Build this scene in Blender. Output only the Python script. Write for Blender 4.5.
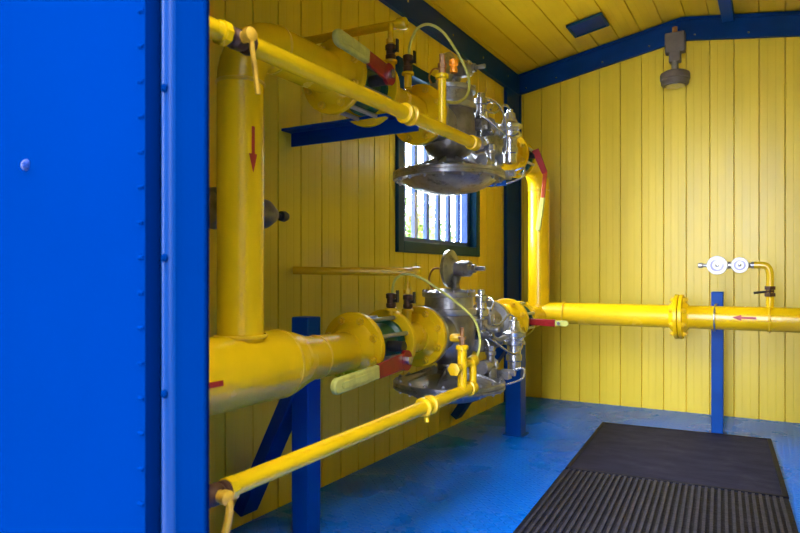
import bpy, math, random
from mathutils import Vector, Matrix, Quaternion
random.seed(7)
R = math.radians
for o in list(bpy.data.objects): bpy.data.objects.remove(o)
scene = bpy.context.scene
C = scene.collection

# ------------------------------------------------------------------ camera
cd = bpy.data.cameras.new('camera'); cam = bpy.data.objects.new('camera', cd); C.objects.link(cam)
cam.location = (0, 0, 1.0); cam.rotation_euler = (R(90), 0, R(30.1))
cd.sensor_width = 36; cd.lens = 29.0; cd.shift_y = 8.5/800
cd.clip_start = 0.02; cd.clip_end = 300
cd.dof.use_dof = True; cd.dof.focus_distance = 3.1; cd.dof.aperture_fstop = 5.0
scene.camera = cam
# ------------------------------------------------------------------ sky (overcast) and exposure
w = bpy.data.worlds.new('world'); scene.world = w; w.use_nodes = True
nt = w.node_tree; nt.nodes.clear()
wo = nt.nodes.new('ShaderNodeOutputWorld'); bg = nt.nodes.new('ShaderNodeBackground')
tc = nt.nodes.new('ShaderNodeTexCoord'); sx = nt.nodes.new('ShaderNodeSeparateXYZ')
cr = nt.nodes.new('ShaderNodeValToRGB')
cr.color_ramp.elements[0].position = 0.0; cr.color_ramp.elements[0].color = (0.86, 0.92, 1.0, 1)
cr.color_ramp.elements[1].position = 0.8; cr.color_ramp.elements[1].color = (1.0, 1.0, 1.0, 1)
nt.links.new(tc.outputs['Generated'], sx.inputs[0]); nt.links.new(sx.outputs['Z'], cr.inputs[0])
nt.links.new(cr.outputs[0], bg.inputs[0]); nt.links.new(bg.outputs[0], wo.inputs[0])
bg.inputs[1].default_value = 39.0
scene.view_settings.view_transform = 'Standard'; scene.view_settings.look = 'None'
scene.view_settings.gamma = 1.0; scene.view_settings.use_curve_mapping = False
scene.view_settings.exposure = 0.0
def portal(loc, rot, sx_, sy_):
    l = bpy.data.lights.new('sky_portal', 'AREA'); l.shape = 'RECTANGLE'; l.size = sx_; l.size_y = sy_
    l.cycles.is_portal = True
    o = bpy.data.objects.new('sky_portal', l); C.objects.link(o); o.location = loc; o.rotation_euler = rot

# ------------------------------------------------------------------ materials
def mat(name, col, rough=0.5, metal=0.0, var=0.12, vscale=6, bump=0.0, bscale=60, coat=0.0, rvar=0.0, col2=None, stretch=None, dirt=None, dirt_amt=0.0, dirt_scale=3, em=None):
    m = bpy.data.materials.new(name); m.use_nodes = True
    n = m.node_tree.nodes; L = m.node_tree.links; b = n['Principled BSDF']
    b.inputs['Roughness'].default_value = rough; b.inputs['Metallic'].default_value = metal
    b.inputs['Coat Weight'].default_value = coat; b.inputs['Coat Roughness'].default_value = 0.12
    t = n.new('ShaderNodeTexCoord'); mp = n.new('ShaderNodeMapping'); L.new(t.outputs['Object'], mp.inputs[0])
    if stretch: mp.inputs['Scale'].default_value = stretch
    no = n.new('ShaderNodeTexNoise'); no.inputs['Scale'].default_value = vscale; no.inputs['Detail'].default_value = 5
    L.new(mp.outputs[0], no.inputs['Vector'])
    mx = n.new('ShaderNodeMix'); mx.data_type = 'RGBA'
    c2 = col2 or tuple(c*(1-var*2) for c in col)
    mx.inputs[6].default_value = (*c2, 1); mx.inputs[7].default_value = (*col, 1)
    rp = n.new('ShaderNodeMapRange'); rp.inputs[1].default_value = .35; rp.inputs[2].default_value = .62
    L.new(no.outputs['Fac'], rp.inputs[0]); L.new(rp.outputs[0], mx.inputs[0])
    out = mx.outputs[2]
    if dirt:
        n2 = n.new('ShaderNodeTexNoise'); n2.inputs['Scale'].default_value = dirt_scale; n2.inputs['Detail'].default_value = 9
        n2.inputs['Roughness'].default_value = .7
        L.new(t.outputs['Object'], n2.inputs['Vector'])
        r2 = n.new('ShaderNodeMapRange'); r2.inputs[1].default_value = .54; r2.inputs[2].default_value = .68
        r2.inputs[4].default_value = dirt_amt
        L.new(n2.outputs['Fac'], r2.inputs[0])
        m2 = n.new('ShaderNodeMix'); m2.data_type = 'RGBA'; m2.inputs[7].default_value = (*dirt, 1)
        L.new(r2.outputs[0], m2.inputs[0]); L.new(out, m2.inputs[6]); out = m2.outputs[2]
    L.new(out, b.inputs['Base Color'])
    if rvar:
        r3 = n.new('ShaderNodeMapRange'); r3.inputs[3].default_value = max(.03, rough-rvar); r3.inputs[4].default_value = rough+rvar
        L.new(no.outputs['Fac'], r3.inputs[0]); L.new(r3.outputs[0], b.inputs['Roughness'])
    if bump:
        nb = n.new('ShaderNodeTexNoise'); nb.inputs['Scale'].default_value = bscale; nb.inputs['Detail'].default_value = 3
        L.new(mp.outputs[0], nb.inputs['Vector'])
        bp = n.new('ShaderNodeBump'); bp.inputs['Strength'].default_value = bump; bp.inputs['Distance'].default_value = .004
        L.new(nb.outputs['Fac'], bp.inputs['Height']); L.new(bp.outputs[0], b.inputs['Normal'])
    return m
M = {}
M['wall'] = mat('yellow_wall_paint', (.74, .555, .030), .34, var=.05, vscale=2.5, rvar=.06, stretch=(3, 3, .4), bump=.12, bscale=9)
M['ceil'] = mat('yellow_ceiling_paint', (.78, .53, .014), .42, var=.05, vscale=2.5)
M['pipe'] = mat('yellow_pipe_paint', (.80, .50, .004), .25, var=.07, vscale=5, bump=.12, bscale=35, rvar=.08)
M['pipe_rough'] = mat('yellow_cast_paint', (.78, .48, .004), .38, var=.1, vscale=12, bump=.35, bscale=60)
M['old_yellow'] = mat('faded_yellow_paint', (.56, .56, .13), .5, var=.12, vscale=25, bump=.3, bscale=60)
M['brown_yellow'] = mat('rusty_yellow_paint', (.75, .42, .03), .45, var=.25, vscale=20, bump=.3)
M['blue'] = mat('blue_door_paint', (.0, .0100, .082), .6, var=.03, vscale=2, rvar=.04); M['blue'].node_tree.nodes['Principled BSDF'].inputs['Specular IOR Level'].default_value = 0.0
M['jamb'] = mat('blue_jamb_paint', (.0, .008, .060), .5, var=.04, vscale=2)
M['satin'] = mat('blue_satin_paint', (.001, .014, .10), .6, var=.03, vscale=2); M['satin'].node_tree.nodes['Principled BSDF'].inputs['Specular IOR Level'].default_value = .06
M['bead'] = mat('blue_bead_paint', (.0, .015, .09), .30, var=.03, vscale=2); M['bead'].node_tree.nodes['Principled BSDF'].inputs['Specular IOR Level'].default_value = .05; M['jamb'].node_tree.nodes['Principled BSDF'].inputs['Specular IOR Level'].default_value = .0
M['navy'] = mat('blue_beam_paint', (.0, .034, .19), .38, var=.12, vscale=6, rvar=.08, bump=.1)
M['post'] = mat('blue_post_paint', (.0, .055, .34), .38, var=.1, vscale=6, rvar=.06)
M['steel'] = mat('cast_aluminium', (.44, .44, .49), .32, metal=.8, var=.18, vscale=14, rvar=.12, bump=.3, bscale=70, dirt=(.07, .065, .07), dirt_amt=.75, dirt_scale=16)
M['steel_dark'] = mat('dull_cast_metal', (.25, .24, .25), .38, metal=.7, var=.2, vscale=18, rvar=.1, bump=.4, bscale=80)
M['zinc'] = mat('bright_zinc', (.60, .61, .68), .26, metal=.9, var=.12, vscale=20, dirt=(.10, .10, .11), dirt_amt=.6, dirt_scale=22)
M['rod'] = mat('stud_steel', (.45, .47, .52), .3, metal=.8, var=.1)
M['green'] = mat('green_valve_paint', (.005, .10, .055), .35, var=.15, vscale=12)
M['black'] = mat('black_plastic', (.018, .018, .024), .45, var=.2)
M['brown'] = mat('oxidised_brass', (.10, .045, .025), .45, metal=.4, var=.3, vscale=25)
M['brass'] = mat('copper_brass', (.50, .27, .13), .3, metal=.85, var=.2, vscale=20)
M['red'] = mat('red_lever_coating', (.30, .006, .010), .35, var=.15, vscale=20)
M['redmark'] = mat('red_arrow_paint', (.40, .02, .010), .45, var=.1, vscale=30)
M['brick'] = mat('red_brown_lever', (.45, .06, .012), .4, var=.15, vscale=20)
M['orange'] = mat('orange_cap', (.85, .27, .01), .35, var=.15, vscale=20)
M['grille'] = mat('blue_window_bar', (.006, .04, .20), .45, var=.05)
M['teal'] = mat('dark_teal_frame', (.006, .05, .11), .35, var=.1)
M['grey_box'] = mat('grey_enamel', (.13, .11, .10), .45, var=.12, vscale=20)
M['dial'] = mat('white_dial', (.85, .86, .92), .35, var=.03)
M['violet'] = mat('dial_ring', (.30, .30, .55), .35, metal=.3, var=.05)
M['soil'] = mat('outside_gravel', (.5, .49, .46), .9, var=.2, vscale=14, bump=.5)
M['leaf'] = mat('leaf', (.16, .30, .07), .6, var=.25, vscale=3)
M['bark'] = mat('bark', (.12, .08, .05), .9, var=.2, vscale=8)
M['mat_plain'] = mat('black_rubber', (.006, .009, .040), .7, var=.25, vscale=5, bump=.5, bscale=45, col2=(.018, .019, .058), dirt=(.05, .052, .095), dirt_amt=.35, dirt_scale=7, stretch=(1, 3, 1))
M['mat_rib'] = mat('ribbed_rubber', (.008, .009, .024), .6, var=.25, vscale=9, bump=.6, bscale=60, dirt=(.045, .045, .07), dirt_amt=.4, dirt_scale=14)
for k_ in ('mat_plain', 'mat_rib'): M[k_].node_tree.nodes['Principled BSDF'].inputs['Specular IOR Level'].default_value = .2
M['mat_ribtop'] = mat('worn_rib_rubber', (.026, .027, .062), .65, var=.25, vscale=14, bump=.6, bscale=60, dirt=(.07, .07, .12), dirt_amt=.5, dirt_scale=30)
M['outer'] = mat('blue_outer_wall', (.003, .09, .55), .5, var=.03)
# glass
def glass():
    m = bpy.data.materials.new('window_glass'); m.use_nodes = True
    n = m.node_tree.nodes; L = m.node_tree.links; n.clear()
    o = n.new('ShaderNodeOutputMaterial'); mx = n.new('ShaderNodeMixShader'); tr = n.new('ShaderNodeBsdfTransparent'); gl = n.new('ShaderNodeBsdfGlossy')
    lw = n.new('ShaderNodeLayerWeight'); lw.inputs[0].default_value = .5; fr = n.new('ShaderNodeMath'); fr.operation = 'POWER'; fr.inputs[1].default_value = 4; L.new(lw.outputs['Facing'], fr.inputs[0]); gl.inputs['Roughness'].default_value = .03
    tr.inputs[0].default_value = (.93, .96, .96, 1)
    L.new(fr.outputs[0], mx.inputs[0]); L.new(tr.outputs[0], mx.inputs[1]); L.new(gl.outputs[0], mx.inputs[2]); L.new(mx.outputs[0], o.inputs[0])
    return m
M['glass'] = glass()
# floor: blue paint on tread plate
def floor_mat():
    m = mat('blue_floor_paint', (.0, .16, .85), .28, var=.06, vscale=2.2, rvar=.10, dirt=(.08, .15, .28), dirt_amt=.05, dirt_scale=3.5); m.node_tree.nodes['Principled BSDF'].inputs['Specular IOR Level'].default_value = .10
    n = m.node_tree.nodes; L = m.node_tree.links; b = n['Principled BSDF']
    t = n.new('ShaderNodeTexCoord')
    hs = []
    for sgn, off in ((1, 0), (-1, .5)):
        mp = n.new('ShaderNodeMapping'); mp.inputs['Rotation'].default_value = (0, 0, R(45*sgn)); L.new(t.outputs['Object'], mp.inputs[0])
        mp.inputs['Scale'].default_value = (1/.044, 1/.044, 1)
        mp.inputs['Location'].default_value = (off, off, 0)
        s = n.new('ShaderNodeSeparateXYZ'); L.new(mp.outputs[0], s.inputs[0])
        prods = []
        for ax, k in (('X', 1.0), ('Y', 3.2)):
            fr = n.new('ShaderNodeMath'); fr.operation = 'FRACT'; L.new(s.outputs[ax], fr.inputs[0])
            sb = n.new('ShaderNodeMath'); sb.operation = 'SUBTRACT'; L.new(fr.outputs[0], sb.inputs[0]); sb.inputs[1].default_value = .5
            ml = n.new('ShaderNodeMath'); ml.operation = 'MULTIPLY'; L.new(sb.outputs[0], ml.inputs[0]); ml.inputs[1].default_value = 2.4*k
            pw = n.new('ShaderNodeMath'); pw.operation = 'POWER'; L.new(ml.outputs[0], pw.inputs[0]); pw.inputs[1].default_value = 2
            prods.append(pw)
        ad = n.new('ShaderNodeMath'); ad.operation = 'ADD'; L.new(prods[0].outputs[0], ad.inputs[0]); L.new(prods[1].outputs[0], ad.inputs[1])
        mr = n.new('ShaderNodeMapRange'); mr.inputs[1].default_value = .4; mr.inputs[2].default_value = 1.0; mr.inputs[3].default_value = 1; mr.inputs[4].default_value = 0
        L.new(ad.outputs[0], mr.inputs[0]); hs.append(mr)
    mxx = n.new('ShaderNodeMath'); mxx.operation = 'MAXIMUM'; L.new(hs[0].outputs[0], mxx.inputs[0]); L.new(hs[1].outputs[0], mxx.inputs[1])
    bp = n.new('ShaderNodeBump'); bp.inputs['Strength'].default_value = 1.0; bp.inputs['Distance'].default_value = .003
    L.new(mxx.outputs[0], bp.inputs['Height']); L.new(bp.outputs[0], b.inputs['Normal'])
    return m
M['floor'] = floor_mat()
for k_ in ('navy', 'post', 'teal'): M[k_].node_tree.nodes['Principled BSDF'].inputs['Specular IOR Level'].default_value = .10

# ------------------------------------------------------------------ mesh builder
ORG = {}
def basis(d):
    d = Vector(d).normalized(); a = Vector((0, 0, 1)) if abs(d.z) < .95 else Vector((1, 0, 0))
    u = d.cross(a).normalized(); v = d.cross(u).normalized(); return d, u, v
class MB:
    def __init__(s): s.v = []; s.f = []
    def ring(s, c, u, v, r, n, ph=0):
        i = len(s.v)
        for k in range(n):
            a = 2*math.pi*k/n+ph; s.v.append(Vector(c)+u*(r*math.cos(a))+v*(r*math.sin(a)))
        return i
    def bridge(s, i, j, n):
        for k in range(n): s.f.append((i+k, i+(k+1) % n, j+(k+1) % n, j+k))
    def lathe(s, o, ax, prof, n=32, cap=True, ph=0):
        d, u, v = basis(ax); o = Vector(o); pr = None; rings = []
        for (r, h) in prof: rings.append(s.ring(o+d*h, u, v, max(r, 1e-4), n, ph))
        for a, b in zip(rings, rings[1:]): s.bridge(a, b, n)
        if cap:
            s.f.append(tuple(rings[0]+k for k in range(n))[::-1]); s.f.append(tuple(rings[-1]+k for k in range(n)))
        return s
    def cyl(s, a, b, r, r2=None, n=24, ph=0):
        a = Vector(a); b = Vector(b); return s.lathe(a, b-a, [(r, 0), (r if r2 is None else r2, (b-a).length)], n, ph=ph)
    def hexa(s, a, b, r): return s.cyl(a, b, r, n=6)
    def tube(s, pts, r, n=10, smooth=True, sub=6, cap=True):
        P = [Vector(p) for p in pts]
        if smooth and len(P) > 2:
            Q = []
            for i in range(len(P)-1):
                p0 = P[max(i-1, 0)]; p1 = P[i]; p2 = P[i+1]; p3 = P[min(i+2, len(P)-1)]
                for k in range(sub):
                    t = k/sub
                    Q.append(.5*((2*p1)+(p2-p0)*t+(2*p0-5*p1+4*p2-p3)*t*t+(3*p1-p0-3*p2+p3)*t**3))
            Q.append(P[-1]); P = Q
        t0 = (P[1]-P[0]).normalized(); _, u, v = basis(t0); rings = []
        for i, p in enumerate(P):
            t = ((P[min(i+1, len(P)-1)]-P[max(i-1, 0)])).normalized()
            q = t0.rotation_difference(t); u = q @ u; v = q @ v; t0 = t
            rr = r[i] if isinstance(r, (list, tuple)) else r
            rings.append(s.ring(p, u, v, rr, n))
        for a, b in zip(rings, rings[1:]): s.bridge(a, b, n)
        if cap:
            s.f.append(tuple(rings[0]+k for k in range(n))[::-1]); s.f.append(tuple(rings[-1]+k for k in range(n)))
        return s
    def box(s, c, d, m=None):
        i = len(s.v); c = Vector(c)
        for x in (-1, 1):
            for y in (-1, 1):
                for z in (-1, 1):
                    p = Vector((x*d[0]/2, y*d[1]/2, z*d[2]/2))
                    if m is not None: p = m @ p
                    s.v.append(c+p)
        for f in ((0, 1, 3, 2), (4, 6, 7, 5), (0, 4, 5, 1), (2, 3, 7, 6), (0, 2, 6, 4), (1, 5, 7, 3)): s.f.append(tuple(i+k for k in f))
        return s
    def bb(s, lo, hi): return s.box([(a+b)/2 for a, b in zip(lo, hi)], [b-a for a, b in zip(lo, hi)])
    def beam(s, a, b, w_, h_, up=(0, 0, 1)):
        a = Vector(a); b = Vector(b); d = (b-a); y = d.normalized(); x = y.cross(Vector(up)).normalized(); z = x.cross(y)
        m = Matrix((x, y, z)).transposed(); return s.box((a+b)/2, (w_, d.length, h_), m)
    def prism(s, outline, o, u, v, nrm, th):
        i = len(s.v); n = len(outline); u = Vector(u); v = Vector(v); nrm = Vector(nrm).normalized(); o = Vector(o)
        for h in (-th/2, th/2):
            for (a, b) in outline: s.v.append(o+u*a+v*b+nrm*h)
        s.f.append(tuple(i+k for k in range(n))[::-1]); s.f.append(tuple(i+n+k for k in range(n)))
        for k in range(n): s.f.append((i+k, i+(k+1) % n, i+n+(k+1) % n, i+n+k))
        return s
    def build(s, name, m, parent=None, smooth=True, bevel=0, ang=38, loc=None):
        me = bpy.data.meshes.new(name)
        org = ORG[parent.name] if parent is not None else Vector(loc or (0, 0, 0))
        me.from_pydata([tuple(p-org) for p in s.v], [], s.f)
        import bmesh
        bm = bmesh.new(); bm.from_mesh(me); bmesh.ops.recalc_face_normals(bm, faces=bm.faces); bm.to_mesh(me); bm.free()
        me.materials.append(m)
        if smooth:
            me.polygons.foreach_set('use_smooth', [True]*len(me.polygons)); me.set_sharp_from_angle(angle=R(ang))
        o = bpy.data.objects.new(name, me); C.objects.link(o)
        if parent is not None: o.parent = parent
        else: o.location = org
        ORG[o.name] = org.copy()
        if bevel:
            b = o.modifiers.new('bevel', 'BEVEL'); b.width = bevel; b.segments = 2; b.limit_method = 'ANGLE'
        return o
def tag(o, label=None, cat=None, group=None, kind=None):
    for k, val in (('label', label), ('category', cat), ('group', group), ('kind', kind)):
        if val: o[k] = val
    return o
def thing(name, label, cat, loc, group=None):
    o = bpy.data.objects.new(name, None); C.objects.link(o); o.location = loc; o.empty_display_size = .05
    ORG[o.name] = Vector(loc); tag(o, label, cat, group); return o
def put(proto_mesh, name, parent, loc, quat=None):
    o = bpy.data.objects.new(name, proto_mesh); C.objects.link(o)
    o.location = Vector(loc)-(ORG[parent.name] if parent else Vector()); o.parent = parent
    if quat is not None: o.rotation_mode = 'QUATERNION'; o.rotation_quaternion = quat
    ORG[o.name] = Vector(loc); return o
def mesh_only(mb, name, m, ang=38):
    o = mb.build(name, m, ang=ang); me = o.data; bpy.data.objects.remove(o); return me
QY = Vector((0, 0, 1)).rotation_difference(Vector((0, 1, 0)))
QYm = Vector((0, 0, 1)).rotation_difference(Vector((0, -1, 0)))
QX = Vector((0, 0, 1)).rotation_difference(Vector((1, 0, 0)))
bolt_mb = MB(); bolt_mb.hexa((0, 0, 0), (0, 0, .013), .015); bolt_mb.cyl((0, 0, .012), (0, 0, .022), .008, n=8)
BOLT_Y = mesh_only(bolt_mb, 'flange_bolt', M['pipe_rough'])
BOLT_Z = mesh_only(bolt_mb, 'flange_bolt_grey', M['zinc'])
sb_ = MB(); sb_.hexa((0, 0, 0), (0, 0, .008), .009); sb_.cyl((0, 0, .008), (0, 0, .013), .005, n=6)
BOLT_S = mesh_only(sb_, 'small_bolt', M['steel'])
sc_ = MB(); sc_.lathe((0, 0, 0), (0, 0, 1), [(.008, 0), (.008, .002), (.005, .005), (.002, .006)], 8)
SCREW = mesh_only(sc_, 'screw', M['zinc'])
BLUE_SCREW = SCREW.copy(); BLUE_SCREW.materials[0] = M['jamb']

# ================================================================== SETTING
XL, XR, YF, YB = -1.84, .70, .80, 5.11
ZE, ZR, XRD = 2.645, 2.875, -.58
ZER = 2.695
def zc(x): return ZE+(ZR-ZE)*(x-XL)/(XRD-XL) if x < XRD else ZER+(ZR-ZER)*(XR-x)/(XR-XRD)
P = .1545
PROF = [(0, -.016), (.004, -.014), (.006, 0), (.050, 0), (.0515, -.0008), (.0535, -.0008), (.055, 0), (.100, 0), (.1015, -.0008), (.1035, -.0008), (.105, 0), (.1515, 0), (.1525, -.003), (P, -.016)]
def panel_rows(a0, a1, seam):
    k = math.floor((a0-seam)/P+1e-6)
    while seam+k*P < a1-1e-6:
        s0 = seam+k*P; pts = [(s0+d, h) for d, h in PROF]
        q = []
        for i, (x, h) in enumerate(pts):
            if a0 <= x <= a1: q.append((x, h))
            if i+1 < len(pts):
                x2, h2 = pts[i+1]
                for e in (a0, a1):
                    if x < e < x2: q.append((e, h+(h2-h)*(e-x)/(x2-x)))
        q.sort()
        if len(q) > 1 and q[-1][0]-q[0][0] > .004: yield q
        k += 1
def sheet(q, f0, f1, parent, m, th=.006):
    mb = MB(); n = len(q)
    for x, h in q: mb.v.append(Vector(f0(x, h)))
    for x, h in q: mb.v.append(Vector(f1(x, h)))
    for i in range(n-1): mb.f.append((i, i+1, n+i+1, n+i))
    return mb.build('panel', m, parent, ang=20)
# --- floor and ground
fl = MB().bb((XL-.1, YF-.02, -.08), (XR+.1, YB+.1, 0)).build('floor', M['floor'], smooth=False); tag(fl, kind='structure')
g = MB().bb((-30, -30, -.30), (30, 30, -.12)).build('ground', M['soil'], smooth=False); tag(g, kind='structure')
# --- left wall with window opening
WY0, WY1, WZ0, WZ1 = 3.15, 4.25, 1.16, 2.20
wl = MB()
for lo, hi in (((XL-.10, YF, -.08), (XL-.020, WY0, 2.78)), ((XL-.10, WY1, -.08), (XL-.020, YB+.1, 2.78)), ((XL-.10, WY0, -.08), (XL-.020, WY1, WZ0)), ((XL-.10, WY0, WZ1), (XL-.020, WY1, 2.78))):
    wl.bb(lo, hi)
wl = wl.build('wall_left', M['outer'], smooth=False); tag(wl, kind='structure')
for q in panel_rows(YF, YB, 2.13-13*P):
    a, b = q[0][0], q[-1][0]
    def mk(qq, z0, z1): sheet(qq, lambda y, h: (XL+h, y, z0), lambda y, h: (XL+h, y, min(z1, ZE)), wl, M['wall'])
    def clip(qq, lo, hi):
        r = []
        for i, (x, h) in enumerate(qq):
            if lo <= x <= hi: r.append((x, h))
            if i+1 < len(qq):
                x2, h2 = qq[i+1]
                for e in (lo, hi):
                    if x < e < x2: r.append((e, h+(h2-h)*(e-x)/(x2-x)))
        return sorted(r)
    if b <= WY0 or a >= WY1: mk(q, 0, 2.70)
    else:
        if a < WY0: mk(clip(q, a, WY0), 0, 2.70)
        if b > WY1: mk(clip(q, WY1, b), 0, 2.70)
        qi = clip(q, WY0, WY1); mk(qi, 0, WZ0); mk(qi, WZ1, 2.70)
# --- far wall
wf = MB(); wf.prism([(XL-.1, -.08), (XR+.1, -.08), (XR+.1, 2.74), (XRD, 2.97), (XL-.1, 2.74)], (0, YB+.064, 0), (1, 0, 0), (0, 0, 1), (0, 1, 0), .088)
wf = wf.build('wall_far', M['outer'], smooth=False); tag(wf, kind='structure')
for q in panel_rows(XL, XR, -.2425-11*P):
    q2 = []
    for i, (x, h) in enumerate(q):
        q2.append((x, h))
        if i+1 < len(q) and x < XRD < q[i+1][0]: q2.append((XRD, h))
    sheet(q2, lambda x, h: (x, YB-h, 0), lambda x, h: (x, YB-h, zc(x)), wf, M['wall'])
# --- ceiling
ce = MB()
for x0, x1 in ((XL-.1, XRD), (XRD, XR+.1)):
    ce.prism([(x0, zc(x0)+.020), (x1, zc(x1)+.020), (x1, zc(x1)+.10), (x0, zc(x0)+.10)], (0, (YF+YB)/2, 0), (1, 0, 0), (0, 0, 1), (0, 1, 0), YB-YF+.3)
ce = ce.build('ceiling', M['outer'], smooth=False); tag(ce, kind='structure')
for lo, hi in ((XL, XRD), (XRD, XR)):
    for q in panel_rows(lo, hi, -.2425-11*P):
        sheet(q, lambda x, h: (x, YF, zc(x)-h), lambda x, h: (x, YB, zc(x)-h), ce, M['ceil'])
# --- right wall, front wall with open doorway
wr = MB().bb((XR+.020, YF, -.08), (XR+.10, YB+.1, 2.78)).build('wall_right', M['outer'], smooth=False); tag(wr, kind='structure')
for q in panel_rows(YF, YB, 2.13-13*P): sheet(q, lambda y, h: (XR-h, y, 0), lambda y, h: (XR-h, y, 2.70), wr, M['wall'])
DX0, DX1, DZ = -.845, .085, 2.45
wfr = MB()
wfr.bb((XL-.1, .775, -.08), (-.985, .86, 2.78))
wfr.bb((-.985, .80, DZ), (XR+.1, .86, 2.78))
wfr.prism([(XL-.1, 2.78), (XR+.1, 2.78), (XRD, 2.99)], (0, .83, 0), (1, 0, 0), (0, 0, 1), (0, 1, 0), .06)
wfr.bb((DX1, .80, -.08), (XR+.1, .86, DZ))
wfr = wfr.build('wall_front', M['blue'], smooth=False); tag(wfr, kind='structure')
# folded edge strip with clips, bolt heads
e = MB().bb((-.985, .768, -.08), (-.972, .80, 2.70)).build('edge_strip', M['blue'], wfr)
clip_me = mesh_only(MB().lathe((0, 0, 0), (1, 0, 0), [(.003, 0), (.004, .002), (.004, .013), (.003, .015)], 8), 'clip', M['blue'])
zz = .02
while zz < 2.3:
    put(clip_me, 'clip', wfr, (-.990, .768, zz)); zz += .0632
bh = MB().lathe((-1.353, .776, 1.23), (0, -1, 0), [(.013, 0), (.012, .004), (.008, .008), (.003, .0095)], 16).build('bolt_head', M['satin'], wfr)
# door frame: half-round bead and jamb
df = MB()
df.lathe((-.932, .800, -.08), (0, 0, 1), [(.023, 0), (.023, 2.6)], 28)
dfo = df.build('trim_1', M['bead']); tag(dfo, kind='structure')
MB().bb((-.985, .822, -.08), (-.875, .828, DZ)).build('jamb_back', M['jamb'], dfo)
j = MB().bb((-.925, .786, -.08), (DX0+.004, .794, DZ)).build('jamb_face', M['jamb'], dfo, bevel=.004)
for z in (.79, 1.03, 1.33): put(BLUE_SCREW, 'screw', dfo, (-.930, .776, z), QYm)
hd = MB().bb((-.975, .79, DZ-.05), (DX1+.01, .86, DZ+.02)).build('trim_2', M['jamb']); tag(hd, kind='structure')
jr = MB().bb((DX1-.05, .79, -.08), (DX1+.02, .86, DZ)).build('trim_3', M['jamb']); tag(jr, kind='structure')
leaf = MB().bb((DX1+.03, -.22, -.06), (DX1+.07, .765, DZ-.03)).build('added_door_leaf', M['blue'], bevel=.004); tag(leaf, kind='structure')  # unseen open leaf, added to block slanting daylight from the right
for z in (.3, 1.2, 2.1): MB().cyl((DX1+.02, .778, z-.05), (DX1+.02, .778, z+.05), .011, n=12).build('hinge', M['jamb'], leaf)
MB().tube([(DX1+.03, -.15, 1.0), (DX1-.01, -.15, 1.0), (DX1-.01, -.15, 1.14), (DX1+.03, -.15, 1.14)], .008, 8, smooth=False).build('door_handle', M['black'], leaf)
# --- unseen shed-like boxes, added in front of the doorway to narrow the daylight
M['blocker'] = mat('dark_green_blocker', (.05, .06, .05), .7, var=.1, vscale=2)
for nm, x0, x1 in (('daylight_blocker_left', -7.0, -1.15), ('daylight_blocker_right', 1.35, 7.0)):
    yd = MB().bb((x0, -7.0, -.15), (x1, -1.7, 5.4)).build(nm, M['blocker'], smooth=False); tag(yd, kind='structure')
    MB().bb((x0-.15, -7.15, 5.4), (x1+.15, -1.55, 5.5)).build('daylight_blocker_top', M['black'], yd)
# --- beams
b1 = MB().bb((XL+.001, YF+.06, 2.475), (XL+.035, YB, 2.640))
b1 = b1.build('trim_4', M['navy'], bevel=.004); tag(b1, kind='structure')
for y in (1.6, 2.6, 3.2, 3.8, 4.3, 4.8): put(SCREW, 'screw', b1, (XL+.036, y, 2.56), QX)
b2 = MB()
for x0, x1 in ((XL, XRD), (XRD, XR)):
    b2.prism([(x0, zc(x0)-.168), (x1, zc(x1)-.168), (x1, zc(x1)-.008), (x0, zc(x0)-.008)], (0, YB-.022, 0), (1, 0, 0), (0, 0, 1), (0, 1, 0), .036)
    b2.prism([(x0, zc(x0)-.03), (x1, zc(x1)-.03), (x1, zc(x1)-.008), (x0, zc(x0)-.008)], (0, YB-.035, 0), (1, 0, 0), (0, 0, 1), (0, 1, 0), .045)
b2 = b2.build('trim_5', M['navy'], bevel=.003); tag(b2, kind='structure')
for x in (-1.75, -1.5, -1.14, -.80, -.49, -.15, .2): put(SCREW, 'screw', b2, (x, YB-.041, zc(x)-.135), QYm)
b3 = MB().bb((XL+.001, 4.80, 0), (XL+.03, YB-.01, 2.54)); b3.bb((XL+.001, YB-.03, 0), (-1.80, YB-.001, 2.54))
b3 = b3.build('trim_6', M['navy'], bevel=.004); tag(b3, kind='structure')
b4 = MB().bb((-.31, YF+.06, zc(-.27)-.075), (-.235, YB-.10, zc(-.27)-.012)).build('trim_7', M['post'], bevel=.004); tag(b4, kind='structure')
# --- window
wn = MB()
fw = .035
for lo, hi in (((XL-.10, WY0-.03, WZ0-.03), (XL+.022, WY0+fw, WZ1+.03)), ((XL-.10, WY1-fw, WZ0-.03), (XL+.022, WY1+.03, WZ1+.03)),
               ((XL-.10, WY0+fw, WZ0-.03), (XL+.022, WY1-fw, WZ0+fw)), ((XL-.10, WY0+fw, WZ1-fw), (XL+.022, WY1-fw, WZ1+.03))): wn.bb(lo, hi)
wn = wn.build('window_1', M['teal'], bevel=.003); tag(wn, kind='structure')
sash = MB()
for lo, hi in (((XL-.07, WY0+fw, WZ0+fw), (XL-.03, WY0+fw+.03, WZ1-fw)), ((XL-.07, WY1-fw-.04, WZ0+fw), (XL-.03, WY1-fw, WZ1-fw)),
               ((XL-.07, WY0+fw, WZ0+fw), (XL-.03, WY1-fw, WZ0+fw+.03)), ((XL-.07, WY0+fw, WZ1-fw-.03), (XL-.03, WY1-fw, WZ1-fw))): sash.bb(lo, hi)
sash.build('sash', M['grille'], wn, bevel=.002)
MB().bb((XL-.052, WY0+fw+.02, WZ0+fw+.02), (XL-.048, WY1-fw-.03, WZ1-fw-.02)).build('pane', M['glass'], wn, smooth=False)
bar = mesh_only(MB().bb((-.012, -.023, WZ0-.02-1.7), (.012, .02, WZ1+.02-1.7)), 'window_bar', M['grille'])
for y in (3.26, 3.42, 3.575, 3.735, 3.90, 4.06, 4.22): put(bar, 'window_bar', wn, (XL-.125, y, 1.7))
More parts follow.
